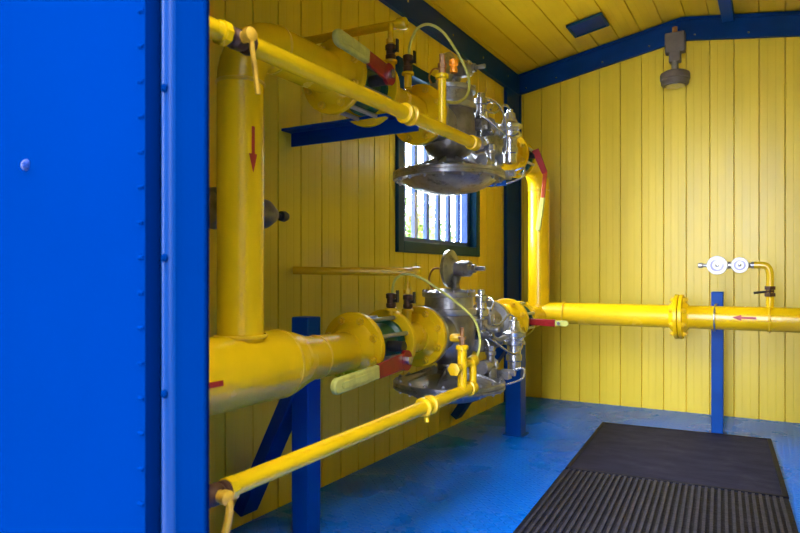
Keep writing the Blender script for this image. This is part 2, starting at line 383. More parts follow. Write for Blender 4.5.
# portals
portal(((DX0+DX1)/2, .795, 1.15), (R(90), 0, 0), DX1-DX0, 2.4)
portal((XL-.11, (WY0+WY1)/2, (WZ0+WZ1)/2), (0, R(-90), 0), WZ1-WZ0, WY1-WY0)

# ================================================================== PIPEWORK
XP, ZL, ZU, YP = -1.40, .72, 1.73, 4.32
RP = .075; FR = .138
def flange(parent, y, d, z, x=XP, r=FR, th=.026, neck=True, m='pipe', bolt=BOLT_Y, nb=8, rp=RP, bside=None, ph=0):
    """flange ring in a plane across the pipe at y; d=+1/-1 the side its neck is on"""
    mb = MB(); pr = [(r-.003, 0), (r, .003), (r, th-.003), (r-.003, th)]
    if neck: pr += [(rp+.03, th+.001), (rp+.012, th+.02), (rp+.001, th+.045)]
    mb.lathe((x, y, z), (0, d, 0), pr, 40)
    f = mb.build('flange', M[m], parent, ang=30)
    for k in range(nb):
        a = 2*math.pi*(k+.5)/nb+ph
        put(bolt, 'bolt', f, (x+math.cos(a)*(r-.026), y+d*th, z+math.sin(a)*(r-.026)), QY if d > 0 else QYm)
    return f
def weld(parent, p, ax, r):
    MB().lathe(Vector(p)-Vector(ax)*.006, ax, [(r, 0), (r+.004, .003), (r+.004, .009), (r, .012)], 36, cap=False).build('weld_seam', M['pipe_rough'], parent)
def arrow_on(parent, axis_o, ax, ref, r, length, wid, a0, head=.4):
    """painted arrow following a cylinder: axis origin, axis direction the arrow points to, ref = outward direction of its middle"""
    ax = Vector(ax).normalized(); ref = Vector(ref).normalized(); side = ax.cross(ref); o = Vector(axis_o)
    mb = MB(); N = 7
    secs = [(0, wid*.38), (length*(1-head), wid*.38), (length*(1-head), wid), (length, .001)]
    for (s, hw) in secs:
        for k in range(N):
            a = (k/(N-1)*2-1)*hw/r
            for rr in (r+.0012,): mb.v.append(o+ax*s+(ref*math.cos(a)+side*math.sin(a))*rr)
    for j_ in (0, 2):
        for k in range(N-1): mb.f.append((j_*N+k, j_*N+k+1, (j_+1)*N+k+1, (j_+1)*N+k))
    return mb.build('painted_arrow', M['redmark'], parent)

# --- inlet header, riser, elbow and upper run
inl = thing('gas_inlet_pipe', 'thick yellow inlet header with vertical riser and elbow beside the blue door jamb', 'pipe', (XP, 1.45, ZL-.11))
hd = MB().lathe((XP, .93, ZL-.01), (0, 1, 0), [(.02, -.045), (.06, -.035), (.095, -.012), (.11, .01), (.11, .69)], 48, cap=True)
hd = hd.build('header', M['pipe'], inl)
MB().lathe((XP, 1.62, ZL-.01), (0, 1, 0), [(.1101, 0), (.108, .03), (.097, .07), (.084, .12), (.077, .16), (.0755, .19), (.075, .45)], 48).build('reducer', M['pipe'], inl)
weld(inl, (XP, 1.62, ZL-.01), (0, 1, 0), .109); weld(inl, (XP, 1.82, ZL-.01), (0, 1, 0), .074)
YR_ = 1.45; RR = .070
MB().cyl((XP, YR_, ZL+.08), (XP, YR_, 1.585), RR, n=48).build('riser', M['pipe'], inl)
weld(inl, (XP, YR_, ZL+.095), (0, 0, 1), RR+.006)
weld(inl, (XP, YR_, 1.58), (0, 0, 1), RR)
el = [(XP, YR_, 1.58)]
for k in range(1, 9):
    a = R(90*k/8); el.append((XP, YR_+.15*(1-math.cos(a)), 1.58+.15*math.sin(a)))
MB().tube(el, [RR+.006*k/8 for k in range(9)], 40, smooth=False).build('elbow', M['pipe'], inl)
weld(inl, (XP, YR_+.15, ZU), (0, 1, 0), RP)
MB().cyl((XP, YR_+.15, ZU), (XP, 1.92, ZU), RP, n=40).build('upper_run', M['pipe'], inl)
flange(inl, 1.945, -1, ZU); flange(inl, 2.07, -1, ZL)
arrow_on(inl, (XP, YR_, 1.44), (0, 0, -1), (math.cos(R(-15)), math.sin(R(-15)), 0), RR, .135, .014, 0)
arrow_on(inl, (XP, 1.27, ZL-.01), (0, -1, 0), (1, 0, -.02), .11, .22, .020, 0, .3)

# --- ball valves
def valve(label, y0, y1, z, lever, group=None):
    t = thing('ball_valve', label, 'valve', (XP, (y0+y1)/2, z-.1))
    ym = (y0+y1)/2; L_ = y1-y0
    MB().lathe((XP, y0, z), (0, 1, 0), [(.098, 0), (.098, .018), (.082, .03), (.088, L_*.5), (.082, L_-.03), (.098, L_-.018), (.098, L_)], 36).build('valve_body', M['green'], t)
    for k in range(8):
        a = 2*math.pi*(k+.5)/8
        x_, z_ = XP+math.cos(a)*(FR-.026), z+math.sin(a)*(FR-.026)
        MB().cyl((x_, y0+.001, z_), (x_, y1-.001, z_), .0085, n=10).build('stud', M['rod'], t)
    lever(t, ym, z); return t
def plate(mb, a, b, w0, w1, nrm, th=.008, round_end=True):
    a = Vector(a); b = Vector(b); u = (b-a); L_ = u.length; u.normalize(); nrm = Vector(nrm); v = nrm.cross(u).normalized()
    o = [(0, -w0/2), (L_-w1/2, -w1/2)]
    if round_end:
        for k in range(1, 8):
            an = R(-90+180*k/8); o.append((L_-w1/2+math.cos(an)*w1/2, math.sin(an)*w1/2))
    else: o = [(0, -w0/2), (L_, -w1/2), (L_, w1/2), (0, w0/2)]
    if round_end: o += [(L_-w1/2, w1/2), (0, w0/2)]
    mb.prism(o, a, u, v, u.cross(v), th); return mb
def side_lever(pts_red, grip_end, wr=.05, wg=.055):
    def f(t, ym, z):
        MB().cyl((XP+.07, ym, z), (-1.245, ym, z), .022, n=16).build('stem', M['black'], t)
        a = Vector((-1.238, ym, pts_red[0])); m_ = Vector((-1.232, ym-pts_red[1], pts_red[2])); e_ = Vector(grip_end)
        lv = plate(MB(), a+(a-m_).normalized()*.03, m_, .065, wr, (1, 0, 0), .012, False).build('lever', M['red'], t, bevel=.003)
        MB().lathe(a, (1, 0, 0), [(.040, -.006), (.040, .008)], 20).build('lever_hub', M['red'], t)
        MB().hexa(a+Vector((.005, 0, 0)), a+Vector((.022, 0, 0)), .017).build('stem_nut', M['zinc'], lv)
        g_ = plate(MB(), m_, e_, wg*.92, wg, (1, 0, 0), .022).build('lever_grip', M['old_yellow'], t, bevel=.006)
        d_ = (e_-m_); plate(MB(), m_+d_*.18+Vector((.012, 0, 0)), m_+d_*.86+Vector((.012, 0, 0)), .022, .024, (1, 0, 0), .004).build('grip_inset', M['old_yellow'], g_, bevel=.0015)
    return f
valve('green ball valve with red and yellow lever in front of the lower inlet pipe', 2.07, 2.29, ZL, side_lever((.668, .215, .652), (-1.225, 1.68, .637), .056))
valve('shadowed ball valve on the upper pipe with lever pointing up left', 1.945, 2.155, ZU, side_lever((1.745, .15, 1.765), (-1.225, 1.69, 1.775)))
def lever_low_out(t, ym, z):
    MB().cyl((XP+.07, ym, z), (-1.27, ym, z), .02, n=16).build('stem', M['black'], t)
    lv = plate(MB(), (-1.29, ym-.03, z-.003), (-1.12, ym-.04, z-.006), .038, .042, (0, 1, 0), .014, False).build('lever', M['red'], t, bevel=.003)
    plate(MB(), (-1.125, ym-.04, z-.006), (-1.04, ym-.045, z-.006), .03, .034, (0, 1, 0), .010).build('lever_tip', M['old_yellow'], t, bevel=.002)
    MB().cyl((-1.10, ym-.052, z-.006), (-1.10, ym-.04, z-.006), .010, n=10).build('rivet', M['zinc'], lv)
def lever_up_down(t, ym, z):
    MB().cyl((XP+.07, ym, z), (-1.255, ym, z), .02, n=16).build('stem', M['black'], t)
    plate(MB(), (-1.25, ym-.02, z+.03), (-1.205, 3.839, 1.621), .042, .034, (0, 1, 0), .014, False).build('lever', M['red'], t, bevel=.003)
    plate(MB(), (-1.205, 3.848, 1.64), (-1.205, 3.799, 1.458), .026, .024, (0, 1, 0), .012, False).build('lever_shank', M['brick'], t, bevel=.003)
    plate(MB(), (-1.205, 3.799, 1.465), (-1.215, 3.735, 1.262), .026, .028, (0, 1, 0), .016).build('lever_grip', M['old_yellow'], t, bevel=.003)
valve('ball valve right of the lower regulator with short red lever pointing right', 3.72, 3.90, ZL, lever_low_out)
valve('ball valve right of the upper regulator with red lever hanging down', 3.72, 3.90, ZU, lever_up_down)

# --- spool pieces
def spool(label, y0, y1, z, nrm='spool_pipe'):
    t = thing(nrm, label, 'pipe', (XP, y0, z-FR))
    MB().cyl((XP, y0+.02, z), (XP, y1-.02, z), RP-.004, n=40).build('pipe_section', M['pipe'], t)
    flange(t, y0, 1, z); flange(t, y1, -1, z); return t
sp1 = spool('short yellow flanged pipe between lever valve and lower regulator', 2.29, 2.60, ZL)
sp2 = spool('short yellow flanged pipe between lever valve and upper regulator', 2.155, 2.60, ZU)
sp3 = spool('short yellow flanged pipe behind the lower regulator outlet', 3.43, 3.72, ZL)
sp4 = spool('short yellow flanged pipe behind the upper regulator outlet', 3.43, 3.72, ZU)
# --- outlet pipework
ou = thing('gas_outlet_pipe', 'long yellow outlet pipe along the far wall with riser and red arrow', 'pipe', (XP, YP, ZL-.1))
for z in (ZL, ZU):
    flange(ou, 3.90, 1, z, r=.115, nb=8)
MB().cyl((XP, 3.92, ZL), (XP, YP-.02, ZL), RP-.004, n=40).build('lower_branch', M['pipe'], ou)
MB().cyl((XP, 3.92, ZU), (XP, YP-.15, ZU), RP-.004, n=40).build('upper_branch', M['pipe'], ou)
el = []
for k in range(9):
    a = R(90*k/8); el.append((XP, YP-.15+.15*math.sin(a), ZU-.15*(1-math.cos(a))))
MB().tube(el, RP-.003, 40, smooth=False).build('elbow', M['pipe'], ou)
MB().cyl((XP, YP, ZU-.15), (XP, YP, ZL+.02), RP-.004, n=40).build('riser', M['pipe'], ou)
weld(ou, (XP, YP, ZU-.15), (0, 0, 1), RP-.004)
XFL = -.505
mb = MB().lathe((XP-.12, YP, ZL+.022), (1, 0, 0), [(.02, -.03), (.05, -.02), (.07, 0), (RP-.004, .02), (RP-.004, XFL-XP+.12-.02)], 40).build('cross_run', M['pipe'], ou)
MB().lathe((XFL+.02, YP, ZL+.022), (1, 0, 0), [(RP-.004, 0), (RP-.004, XR-XFL-.02)], 40).build('cross_run', M['pipe'], ou)
weld(ou, (-1.22, YP, ZL+.022), (1, 0, 0), RP); weld(ou, (-.02, YP, ZL+.022), (1, 0, 0), RP)
for d in (-1, 1):
    f = MB().lathe((XFL+d*.002, YP, ZL+.022), (d, 0, 0), [(FR-.004, 0), (FR, .003), (FR, .02), (FR-.004, .023), (RP+.028, .024), (RP+.001, .052)], 40).build('flange', M['pipe'], ou, ang=30)
    qd = Vector((0, 0, 1)).rotation_difference(Vector((d, 0, 0)))
    for k in range(8):
        a = 2*math.pi*(k+.5)/8
        put(BOLT_Y, 'bolt', f, (XFL+d*.025, YP+math.cos(a)*(FR-.026), ZL+.022+math.sin(a)*(FR-.026)), qd)
arrow_on(ou, (-.085, YP, ZL+.022), (-1, 0, 0), (0, -1, .12), RP-.004, .125, .017, 0, .38)

# --- regulators (built once for the lower line, copied for the upper)
def regulator():
    O = Vector((XP, 2.90, ZL)); q = lambda x, y, z: O+Vector((x, y, z))
    t = thing('gas_regulator', 'grey diaphragm gas regulator on the lower pipe with vertical pilot disc on its cap', 'gas regulator', tuple(O+Vector((0, 0, -.35))), 'diaphragm gas regulators')
    MB().lathe(q(0, 0, 0), (0, 0, 1), [(.055, -.215), (.058, -.16), (.075, -.145), (.105, -.13), (.125, -.09), (.132, -.03), (.13, .05), (.12, .10)], 40).build('body', M['steel_dark'], t)
    MB().lathe(q(0, 0, 0), (0, 1, 0), [(.135, -.30), (.136, -.296), (.136, -.276), (.133, -.272), (.09, -.268), (.082, -.22), (.09, -.10), (.09, .12), (.078, .22), (.074, .40), (.08, .47), (.10, .495), (.134, .50), (.136, .504), (.136, .526), (.134, .53)], 40).build('flow_barrel', M['steel'], t)
    cap = MB().lathe(q(0, 0, 0), (0, 0, 1), [(.136, .085), (.138, .09), (.138, .112), (.134, .116), (.122, .118), (.120, .17), (.132, .172), (.134, .176), (.134, .192), (.130, .196), (.09, .204), (.05, .212)], 44).build('cap', M['steel'], t, ang=30)
    for k in range(10):
        a = 2*math.pi*(k+.5)/10; put(BOLT_S, 'bolt', cap, q(.126*math.cos(a), .126*math.sin(a), .196))
    cas = MB().lathe(q(0, 0, 0), (0, 0, 1), [(.01, -.352), (.08, -.347), (.15, -.332), (.205, -.305), (.232, -.284), (.274, -.282), (.278, -.278), (.278, -.266), (.272, -.264), (.272, -.260), (.278, -.258), (.278, -.246), (.274, -.242), (.235, -.240), (.20, -.226), (.12, -.208), (.07, -.204), (.06, -.19)], 56).build('diaphragm_casing', M['steel'], t, ang=28)
    for k in range(18):
        a = 2*math.pi*(k+.5)/18
        put(BOLT_S, 'bolt', cas, q(.257*math.cos(a), .257*math.sin(a), -.242))
        b_ = put(BOLT_S, 'nut', cas, q(.257*math.cos(a), .257*math.sin(a), -.282), Quaternion((1, 0, 0), math.pi))
    rb = mesh_only(MB().prism([(.07, -.204), (.07, -.170), (.22, -.230), (.24, -.240)], (0, 0, 0), (1, 0, 0), (0, 0, 1), (0, 1, 0), .010), 'casing_rib', M['steel'])
    for k in range(8):
        a = 2*math.pi*k/8+.2; put(rb, 'rib', cas, q(0, 0, 0), Quaternion((0, 0, 1), a))
    MB().box(q(.03, -.17, -.236), (.10, .055, .012), Matrix.Rotation(.3, 3, 'Z')).build('type_plate', M['zinc'], cas)
    # top pilot disc
    pd = MB().lathe(q(-.035, .09, .312), (1, 0, 0), [(.02, -.038), (.06, -.030), (.082, -.016), (.097, -.010), (.098, .006), (.082, .012), (.055, .022), (.040, .030), (.038, .032)], 36).build('pilot_disc', M['steel'], t, ang=30)
    MB().lathe(q(-.01, .09, .312), (1, 0, 0), [(.036, 0), (.036, .03), (.040, .032), (.040, .085), (.036, .09), (.022, .10), (.022, .115), (.011, .117), (.011, .165), (.008, .168)], 24).build('pilot_spindle', M['steel'], pd, ang=30)
    MB().lathe(q(-.005, .09, .19), (0, 0, 1), [(.030, 0), (.024, .02), (.018, .04), (.022, .06), (.03, .085)], 16).build('pilot_stem', M['steel_dark'], pd)
    MB().tube([q(-.06, .04, .312), q(-.085, .0, .31), q(-.09, -.04, .26), q(-.06, -.06, .21)], .005, 8).build('pilot_tube', M['brass'], pd)
    # side filter and relay beside the cap
    MB().lathe(q(.10, .175, -.01), (0, 0, 1), [(.022, -.03), (.028, 0), (.028, .05), (.020, .055), (.020, .075), (.038, .08), (.038, .115), (.028, .12), (.028, .15), (.034, .155), (.034, .185), (.020, .19), (.018, .215)], 20).build('relay_valve', M['zinc'], t, ang=30)
    MB().tube([q(.08, .175, .12), q(.13, .20, .16), q(.17, .17, .14), q(.17, .13, .10)], .006, 8).build('relay_tube', M['zinc'], t)
    blk = MB().box(q(.11, .13, .03), (.06, .08, .05)); blk.box(q(.125, .22, .05), (.045, .06, .06)); blk.box(q(.10, .08, -.07), (.09, .05, .06)); blk.hexa(q(.14, .10, -.02), q(.20, .10, -.02), .02); blk.hexa(q(.14, .20, .0), q(.19, .20, .0), .018)
    blk.build('control_block', M['steel'], t, bevel=.006)
    # hanging pilot valve
    p = MB().lathe(q(.20, .385, .055), (0, 0, 1), [(.018, -.285), (.034, -.28), (.035, -.235), (.042, -.23), (.042, -.20), (.036, -.197), (.038, -.15), (.058, -.145), (.060, -.125), (.052, -.12), (.042, -.112), (.060, -.10), (.062, -.082), (.042, -.07), (.030, -.045), (.027, -.02), (.016, -.015), (.016, .0)], 28).build('pilot_valve', M['zinc'], t, ang=30)
    br = MB().tube([q(.10, .24, .0), q(.14, .28, -.06), q(.17, .33, -.05), q(.20, .385, -.04)], .014, 10); br.hexa(q(.15, .385, -.04), q(.25, .385, -.04), .016); br.hexa(q(.20, .335, -.04), q(.20, .435, -.04), .014)
    br.build('pilot_arm', M['steel'], p)
    MB().tube([q(.20, .385, .055), q(.19, .33, .07), q(.16, .27, .02), q(.12, .22, .03)], .006, 8).build('pilot_tube', M['zinc'], p)
    MB().tube([q(.24, .40, -.045), q(.26, .33, -.10), q(.25, .22, -.12), q(.18, .14, -.05), q(.14, .12, -.02)], .006, 8).build('pilot_tube', M['zinc'], p)
    # actuator blocks on casing rim
    a_ = MB().lathe(q(.16, .06, -.175), (0, 1, 0), [(.02, -.03), (.034, -.028), (.034, .03), (.026, .034), (.026, .085), (.036, .088), (.036, .115), (.015, .12)], 20)
    a_.lathe(q(.17, .13, -.205), (0, 0, 1), [(.03, -.03), (.03, .02), (.02, .03), (.02, .08), (.027, .085), (.027, .10)], 16)
    a_.box(q(.205, .19, -.225), (.09, .05, .04)); a_.hexa(q(.20, .21, -.215), q(.27, .21, -.215), .018)
    a_.build('actuator_port', M['steel'], t, ang=30)
    tb = MB().tube([q(.17, .13, -.10), q(.15, .13, -.05), q(.12, .12, .0)], .007, 8)
    tb.tube([q(.25, .21, -.21), q(.31, .22, -.19), q(.31, .20, -.24), q(.24, .17, -.27)], .006, 8)
    tb.build('sensing_tube', M['zinc'], t)
    n_ = MB(); n_.hexa(q(.17, .13, -.105), q(.17, .13, -.075), .022); n_.hexa(q(.09, .13, -.10), q(.16, .13, -.09), .016); n_.build('union_nut', M['zinc'], t)
    return t
def kids(o): return [c for c in bpy.data.objects if c.parent == o]
def copy_tree(o, parent=None):
    c = o.copy(); C.objects.link(c)
    if parent is not None: c.parent = parent
    for ch in kids(o): copy_tree(ch, c)
    return c
rg = regulator()
rg2 = copy_tree(rg); rg2.location.z += ZU-ZL
for c_ in kids(rg2):
    if c_.name.startswith('pilot_valve'): c_.location.z += .085; c_.location.y -= .06
    if c_.name.startswith('diaphragm_casing'): c_.location.z += .022
rg2['label'] = 'grey diaphragm gas regulator on the upper pipe in front of the barred window'
# stub valves for sensing lines
def stub(parent_label, x, y, z0, z1, name='isolating_valve', tall=.0):
    t = thing(name, parent_label, 'valve', (x, y, z0))
    MB().lathe((x, y, z0), (0, 0, 1), [(.016, 0), (.016, .055), (.026, .056), (.026, .066), (.014, .068)], 16).build('nipple', M['pipe'], t)
    h = z1-z0-.068
    MB().lathe((x, y, z0+.068), (0, 0, 1), [(.016, 0), (.021, .006), (.021, h*.3), (.018, h*.34), (.018, h*.62), (.022, h*.66), (.022, h*.94), (.015, h)], 12).build('valve_body', M['brown'], t)
    lv = MB(); lv.cyl((x, y, z0+.068+h*.5), (x+.035, y-.01, z0+.068+h*.5), .007, n=8); lv.box((x+.037, y-.01, z0+.068+h*.5+.018), (.006, .016, .05)); lv.build('handle', M['black'], t)
    return t
stub('small dark valve under the end of the lower horizontal vent pipe', -1.375, 2.44, ZL+.066, .915)
stub('small black valve left of its twin above the lower pipe', -1.375, 2.298, ZL+.075, .925)
stub('small dark valve under the end of the upper horizontal vent pipe', -1.33, 2.22, ZU+.065, 1.925)
stub('small dark valve above the upper pipe beside the looping tube', -1.33, 2.361, ZU+.055, 1.925)
# vent pipes
def vent(label, pts, x, y, z, zb):
    t = thing('vent_pipe', label, 'pipe', pts[0])
    MB().tube(pts, .017, 16, smooth=False).build('pipe_section', M['pipe'], t)
    MB().lathe(Vector(pts[-1])-(Vector(pts[-1])-Vector(pts[0])).normalized()*.02, Vector(pts[-1])-Vector(pts[0]), [(.022, 0), (.023, .002), (.023, .036), (.02, .04)], 16).build('end_cap', M['pipe'], t)
    MB().cyl((x, y, zb), (x, y, z), .011, n=12).build('drop_pipe', M['pipe'], t)
    MB().hexa((x, y, zb+.004), (x, y, zb+.022), .018).build('union_nut', M['pipe'], t)
vent('thin yellow horizontal vent pipe from left wall below the window', [(XL+.01, 2.22, 1.02), (-1.355, 2.48, 1.013)], -1.375, 2.44, 1.013, .915)
vent('thin yellow horizontal vent pipe near the ceiling above upper lever', [(XL+.01, 2.20, 2.01), (-1.30, 2.258, 2.017)], -1.33, 2.22, 2.01, 1.925)
# looping impulse tubes
t = MB().tube([(-1.375, 2.306, 0.925), (-1.37, 2.322, 0.979), (-1.35, 2.371, 1.004), (-1.3, 2.421, 0.987), (-1.22, 2.451, 0.932), (-1.15, 2.501, 0.868), (-1.1, 2.534, 0.804), (-1.08, 2.541, 0.72), (-1.08, 2.509, 0.655), (-1.08, 2.447, 0.625)], .0055, 10).build('impulse_tube', M['old_yellow'])
tag(t, 'pale yellow thin tube arching over the front of the lower regulator', 'tube')
t = MB().tube([(-1.33, 2.37, 1.906), (-1.325, 2.37, 1.968), (-1.3, 2.377, 2.029), (-1.27, 2.428, 2.065), (-1.22, 2.47, 2.036), (-1.18, 2.525, 1.96), (-1.15, 2.573, 1.869), (-1.13, 2.529, 1.777), (-1.13, 2.428, 1.715), (-1.11, 2.247, 1.675)], .0062, 10).build('impulse_tube', M['old_yellow'])
tag(t, 'yellow thin tube looping high above the upper regulator', 'tube')
t = MB().tube([(-1.12, 2.72, 1.80), (-1.09, 2.78, 1.78), (-1.08, 2.84, 1.72), (-1.10, 2.92, 1.62), (-1.14, 3.0, 1.60)], .0045, 8).build('impulse_tube', M['zinc'])
tag(t, 'thin silver tube curving down beside the upper regulator body', 'tube')

# --- small foreground pipes with fittings
def small_pipe(label, z0, z1, yend, zu, up):
    x = -1.08; ya = 1.03
    ya = up; t = thing('bypass_pipe', label, 'pipe', (x, ya, min(z0, z1)))
    MB().cyl((x, ya, z0), (x, yend, z1), .0235, n=28).build('pipe_run', M['pipe'], t)
    f = lambda y: z0+(z1-z0)*(y-ya)/(yend-ya); dv = Vector((0, yend-ya, z1-z0)).normalized()
    return t, f, dv, x
def cock(label, x, y, z, dv, lever):
    t = thing('gas_cock', label, 'valve', (x, y, z))
    dv = Vector(dv)
    MB().lathe((x, y, z), dv, [(.027, .036), (.029, .038), (.029, .056), (.024, .058)], 8).build('union_nut', M['pipe'], t)
    MB().lathe((x, y, z), dv, [(.022, -.045), (.026, -.042), (.026, -.026), (.019, -.024), (.025, -.010), (.025, .012), (.019, .022), (.024, .025), (.024, .037)], 16).build('valve_body', M['brown'], t, ang=30)
    MB().lathe((x, y, z), (1, -.1, .05), [(.014, .015), (.014, .025), (.012, .026), (.012, .034), (.0165, .035), (.0165, .05), (.008, .054)], 20).build('cap', M['brown_yellow'], t)
    lever(t); return t
# upper
t, f, dv, x = small_pipe('slim yellow pipe sloping across the front of the upper assembly', 1.548, 1.548, 2.47, 0, 1.145)
MB().cyl((x, .885, 1.548), (x, 1.06, 1.548), .0225, n=24).build('pipe_tail', M['pipe'], t)
for y in (1.885, 1.925): MB().lathe((x, y, 1.548), (0, 1, 0), [(.024, 0), (.034, .004), (.036, .012), (.034, .02), (.024, .024)], 16).build('union_ring', M['pipe'], t)
MB().lathe((x, 2.44, 1.548), (0, 1, 0), [(.024, 0), (.030, .004), (.030, .05), (.024, .06), (.008, .064)], 24).build('end_cap', M['pipe'], t)
MB().cyl((x-.02, 2.22, 1.56), (x-.02, 2.22, 1.765), .0165, n=20).build('branch_pipe', M['pipe'], t)
MB().lathe((x-.02, 2.22, 1.75), (0, 0, 1), [(.018, 0), (.026, .004), (.026, .018), (.02, .022)], 16).build('branch_collar', M['pipe'], t)
MB().lathe((x-.02, 2.22, 1.772), (0, 0, 1), [(.014, 0), (.014, .02), (.017, .022), (.017, .04), (.011, .042), (.011, .075)], 6).build('nipple', M['brass'], t)
MB().lathe((x+.005, 2.27, 1.785), (0, 0, 1), [(.014, 0), (.016, .01), (.012, .025), (.018, .03), (.018, .048), (.008, .054)], 12).build('plug', M['orange'], t)
def lev_a(t):
    MB().tube([(-1.04, 1.095, 1.553), (-1.035, 1.106, 1.538), (-1.035, 1.112, 1.505), (-1.035, 1.129, 1.42)], .0065, 8).build('handle', M['brown_yellow'], t)
cock('dark gas cock at top left with rusty yellow handle hanging down', -1.08, 1.108, 1.548, (0, -1, 0), lev_a)
# lower
t, f, dv, x = small_pipe('slim yellow pipe rising rightwards in front of the lower assembly', .512, .535, 2.44, 0, 1.08)
MB().cyl((x, .885, .508), (x, 1.0, .508), .0225, n=24).build('pipe_tail', M['pipe'], t)
for y in (2.02, 2.07): MB().lathe((x, y, f(y)), dv, [(.024, 0), (.034, .004), (.036, .012), (.034, .02), (.024, .024)], 16).build('union_ring', M['pipe'], t)
tl = MB().cyl((x, 2.05, f(2.05)-.02), (x+.01, 2.04, f(2.05)-.055), .009, n=10); tl.build('union_lug', M['pipe'], t)
MB().lathe((x, 2.42, f(2.42)), dv, [(.024, 0), (.030, .004), (.030, .04), (.022, .046)], 24).build('end_cap', M['pipe'], t)
MB().cyl((x, 2.36, .53), (x, 2.36, .70), .019, n=20).build('branch_pipe', M['pipe'], t)
MB().lathe((x, 2.36, .70), (0, 0, 1), [(.02, 0), (.026, .003), (.026, .016), (.02, .02)], 16).build('branch_collar', M['pipe'], t)
MB().lathe((x, 2.36, .72), (0, 0, 1), [(.012, 0), (.012, .02), (.016, .022), (.016, .034), (.009, .036), (.009, .07)], 6).build('nipple', M['brass'], t)
MB().lathe((x-.04, 2.40, .742), (1, .3, 0), [(.012, -.03), (.018, -.02), (.018, .02), (.01, .03)], 8).build('plug', M['pipe_rough'], t)
MB().tube([(x+.005, 2.455, .54), (x+.005, 2.455, .60), (x+.005, 2.45, .63), (x-.005, 2.42, .64), (x, 2.36, .635)], .016, 16, sub=4).build('loop_pipe', M['pipe'], t)
MB().lathe((x, 2.33, .63), (0, -1, 0), [(.018, 0), (.018, .03), (.026, .032), (.027, .05), (.02, .054)], 6).build('side_plug', M['pipe_rough'], t)
MB().lathe((x, 2.44, .64), (0, 1, .1), [(.022, 0), (.025, .01), (.025, .04), (.018, .05)], 12).build('side_elbow', M['pipe_rough'], t)
def lev_b(t):
    MB().tube([(-1.04, 1.033, 0.513), (-1.03, 1.032, 0.497), (-1.03, 1.029, 0.466), (-1.03, 1.011, 0.418)], .0095, 8).build('handle', M['brown_yellow'], t)
cock('dark gas cock at lower left with yellow handle hanging down', -1.08, 1.035, .510, (0, 1, 0), lev_b)
# far-wall gauges
gg = thing('gauge_assembly', 'pair of white round gauges on a bent yellow pipe above the far pipe', 'gauge', (-.018, YP, ZL+.08))
MB().tube([(-.018, YP, ZL+.08), (-.018, YP, .93)], .020, 20, smooth=False).build('riser_pipe', M['pipe'], gg)
MB().lathe((-.018, YP, .905), (0, 0, 1), [(.03, -.03), (.032, -.028), (.032, -.01), (.022, -.008), (.026, .0), (.022, .008), (.032, .01), (.032, .028), (.03, .03)], 6).build('valve_body', M['brown'], gg)
MB().cyl((-.018, YP, .905), (-.10, YP-.02, .895), .007, n=8).build('valve_handle', M['black'], gg)
MB().tube([(-.018, YP, .93), (-.018, YP, 1.00), (-.025, YP, 1.035), (-.045, YP, 1.055), (-.10, YP, 1.058)], .020, 20, sub=5).build('elbow', M['pipe'], gg)
hm = MB().lathe((-.40, YP, 1.058), (1, 0, 0), [(.010, 0), (.016, .005), (.016, .025), (.010, .03), (.012, .08), (.018, .15), (.022, .17), (.018, .20), (.010, .25), (.016, .255), (.016, .275), (.011, .28), (.02, .285), (.02, .30)], 14); hm.build('manifold', M['steel'], gg)
for i, (gx, r_) in enumerate(((-.292, .056), (-.172, .047))):
    d = MB().lathe((gx, YP-.01, 1.058), (0, -1, 0), [(r_*.7, 0), (r_, .012), (r_, .035), (r_*.94, .04), (r_*.92, .036), (.004, .036)], 36).build('gauge', M['dial'], gg, ang=30)
    MB().lathe((gx, YP-.046, 1.058), (0, -1, 0), [(r_*.66, 0), (r_*.66, .003), (r_*.48, .004), (r_*.46, 0)], 32, cap=False).build('dial_ring', M['violet'], d)
    MB().lathe((gx, YP-.046, 1.058), (0, -1, 0), [(r_*.2, 0), (r_*.18, .012), (.002, .014)], 16).build('dial_hub', M['zinc'], d)

# ================================================================== SUPPORTS
def post(label, x, y, h, wdt, brace=True, clamp=None, m='post'):
    t = thing('support_post', label, 'post', (x, y, 0))
    MB().bb((x-wdt/2, y-wdt/2, .006), (x+wdt/2, y+wdt/2, h)).build('column', M[m], t, bevel=.005)
    MB().bb((x-wdt/2-.015, y-wdt/2-.005, 0), (x+wdt/2+.015, y+wdt/2+.015, .008)).build('base_plate', M[m], t)
    if brace: MB().beam((x-wdt/2+.01, y, .60), (XL+.03, y, .07), .05, .095, (0, 1, 0)).build('brace', M['navy'], t, bevel=.004)
    return t
post('blue square post behind the header reducer with a slanted brace', -1.505, 1.90, .845, .078)
post('blue square post under the outlet of the lower regulator', -1.40, 3.86, .575, .10)
t = post('slim blue post holding the far wall pipe', -.305, 4.51, .895, .068, False)
sd = MB(); sd.tube([(-.305, YP-.06, ZL-.055), (-.305, YP-.085, ZL), (-.305, YP-.06, ZL+.06), (-.305, YP+.02, ZL+.10), (-.302, 4.45, ZL+.10)], .006, 8)
sd.build('pipe_clamp', M['zinc'], t)
def bracket(label, y, x1):
    t = thing('wall_bracket', label, 'bracket', (XL, y, 1.565))
    mb = MB().bb((XL+.002, y-.005, 1.565), (x1, y+.005, 1.628)); mb.bb((XL+.002, y-.07, 1.622), (x1, y+.005, 1.632))
    mb.build('arm', M['navy'], t)
bracket('navy steel arm reaching from left wall under the upper lever valve', 2.22, -1.205)
bracket('navy steel arm under the upper outlet flange beside corner column', 3.86, -1.46)

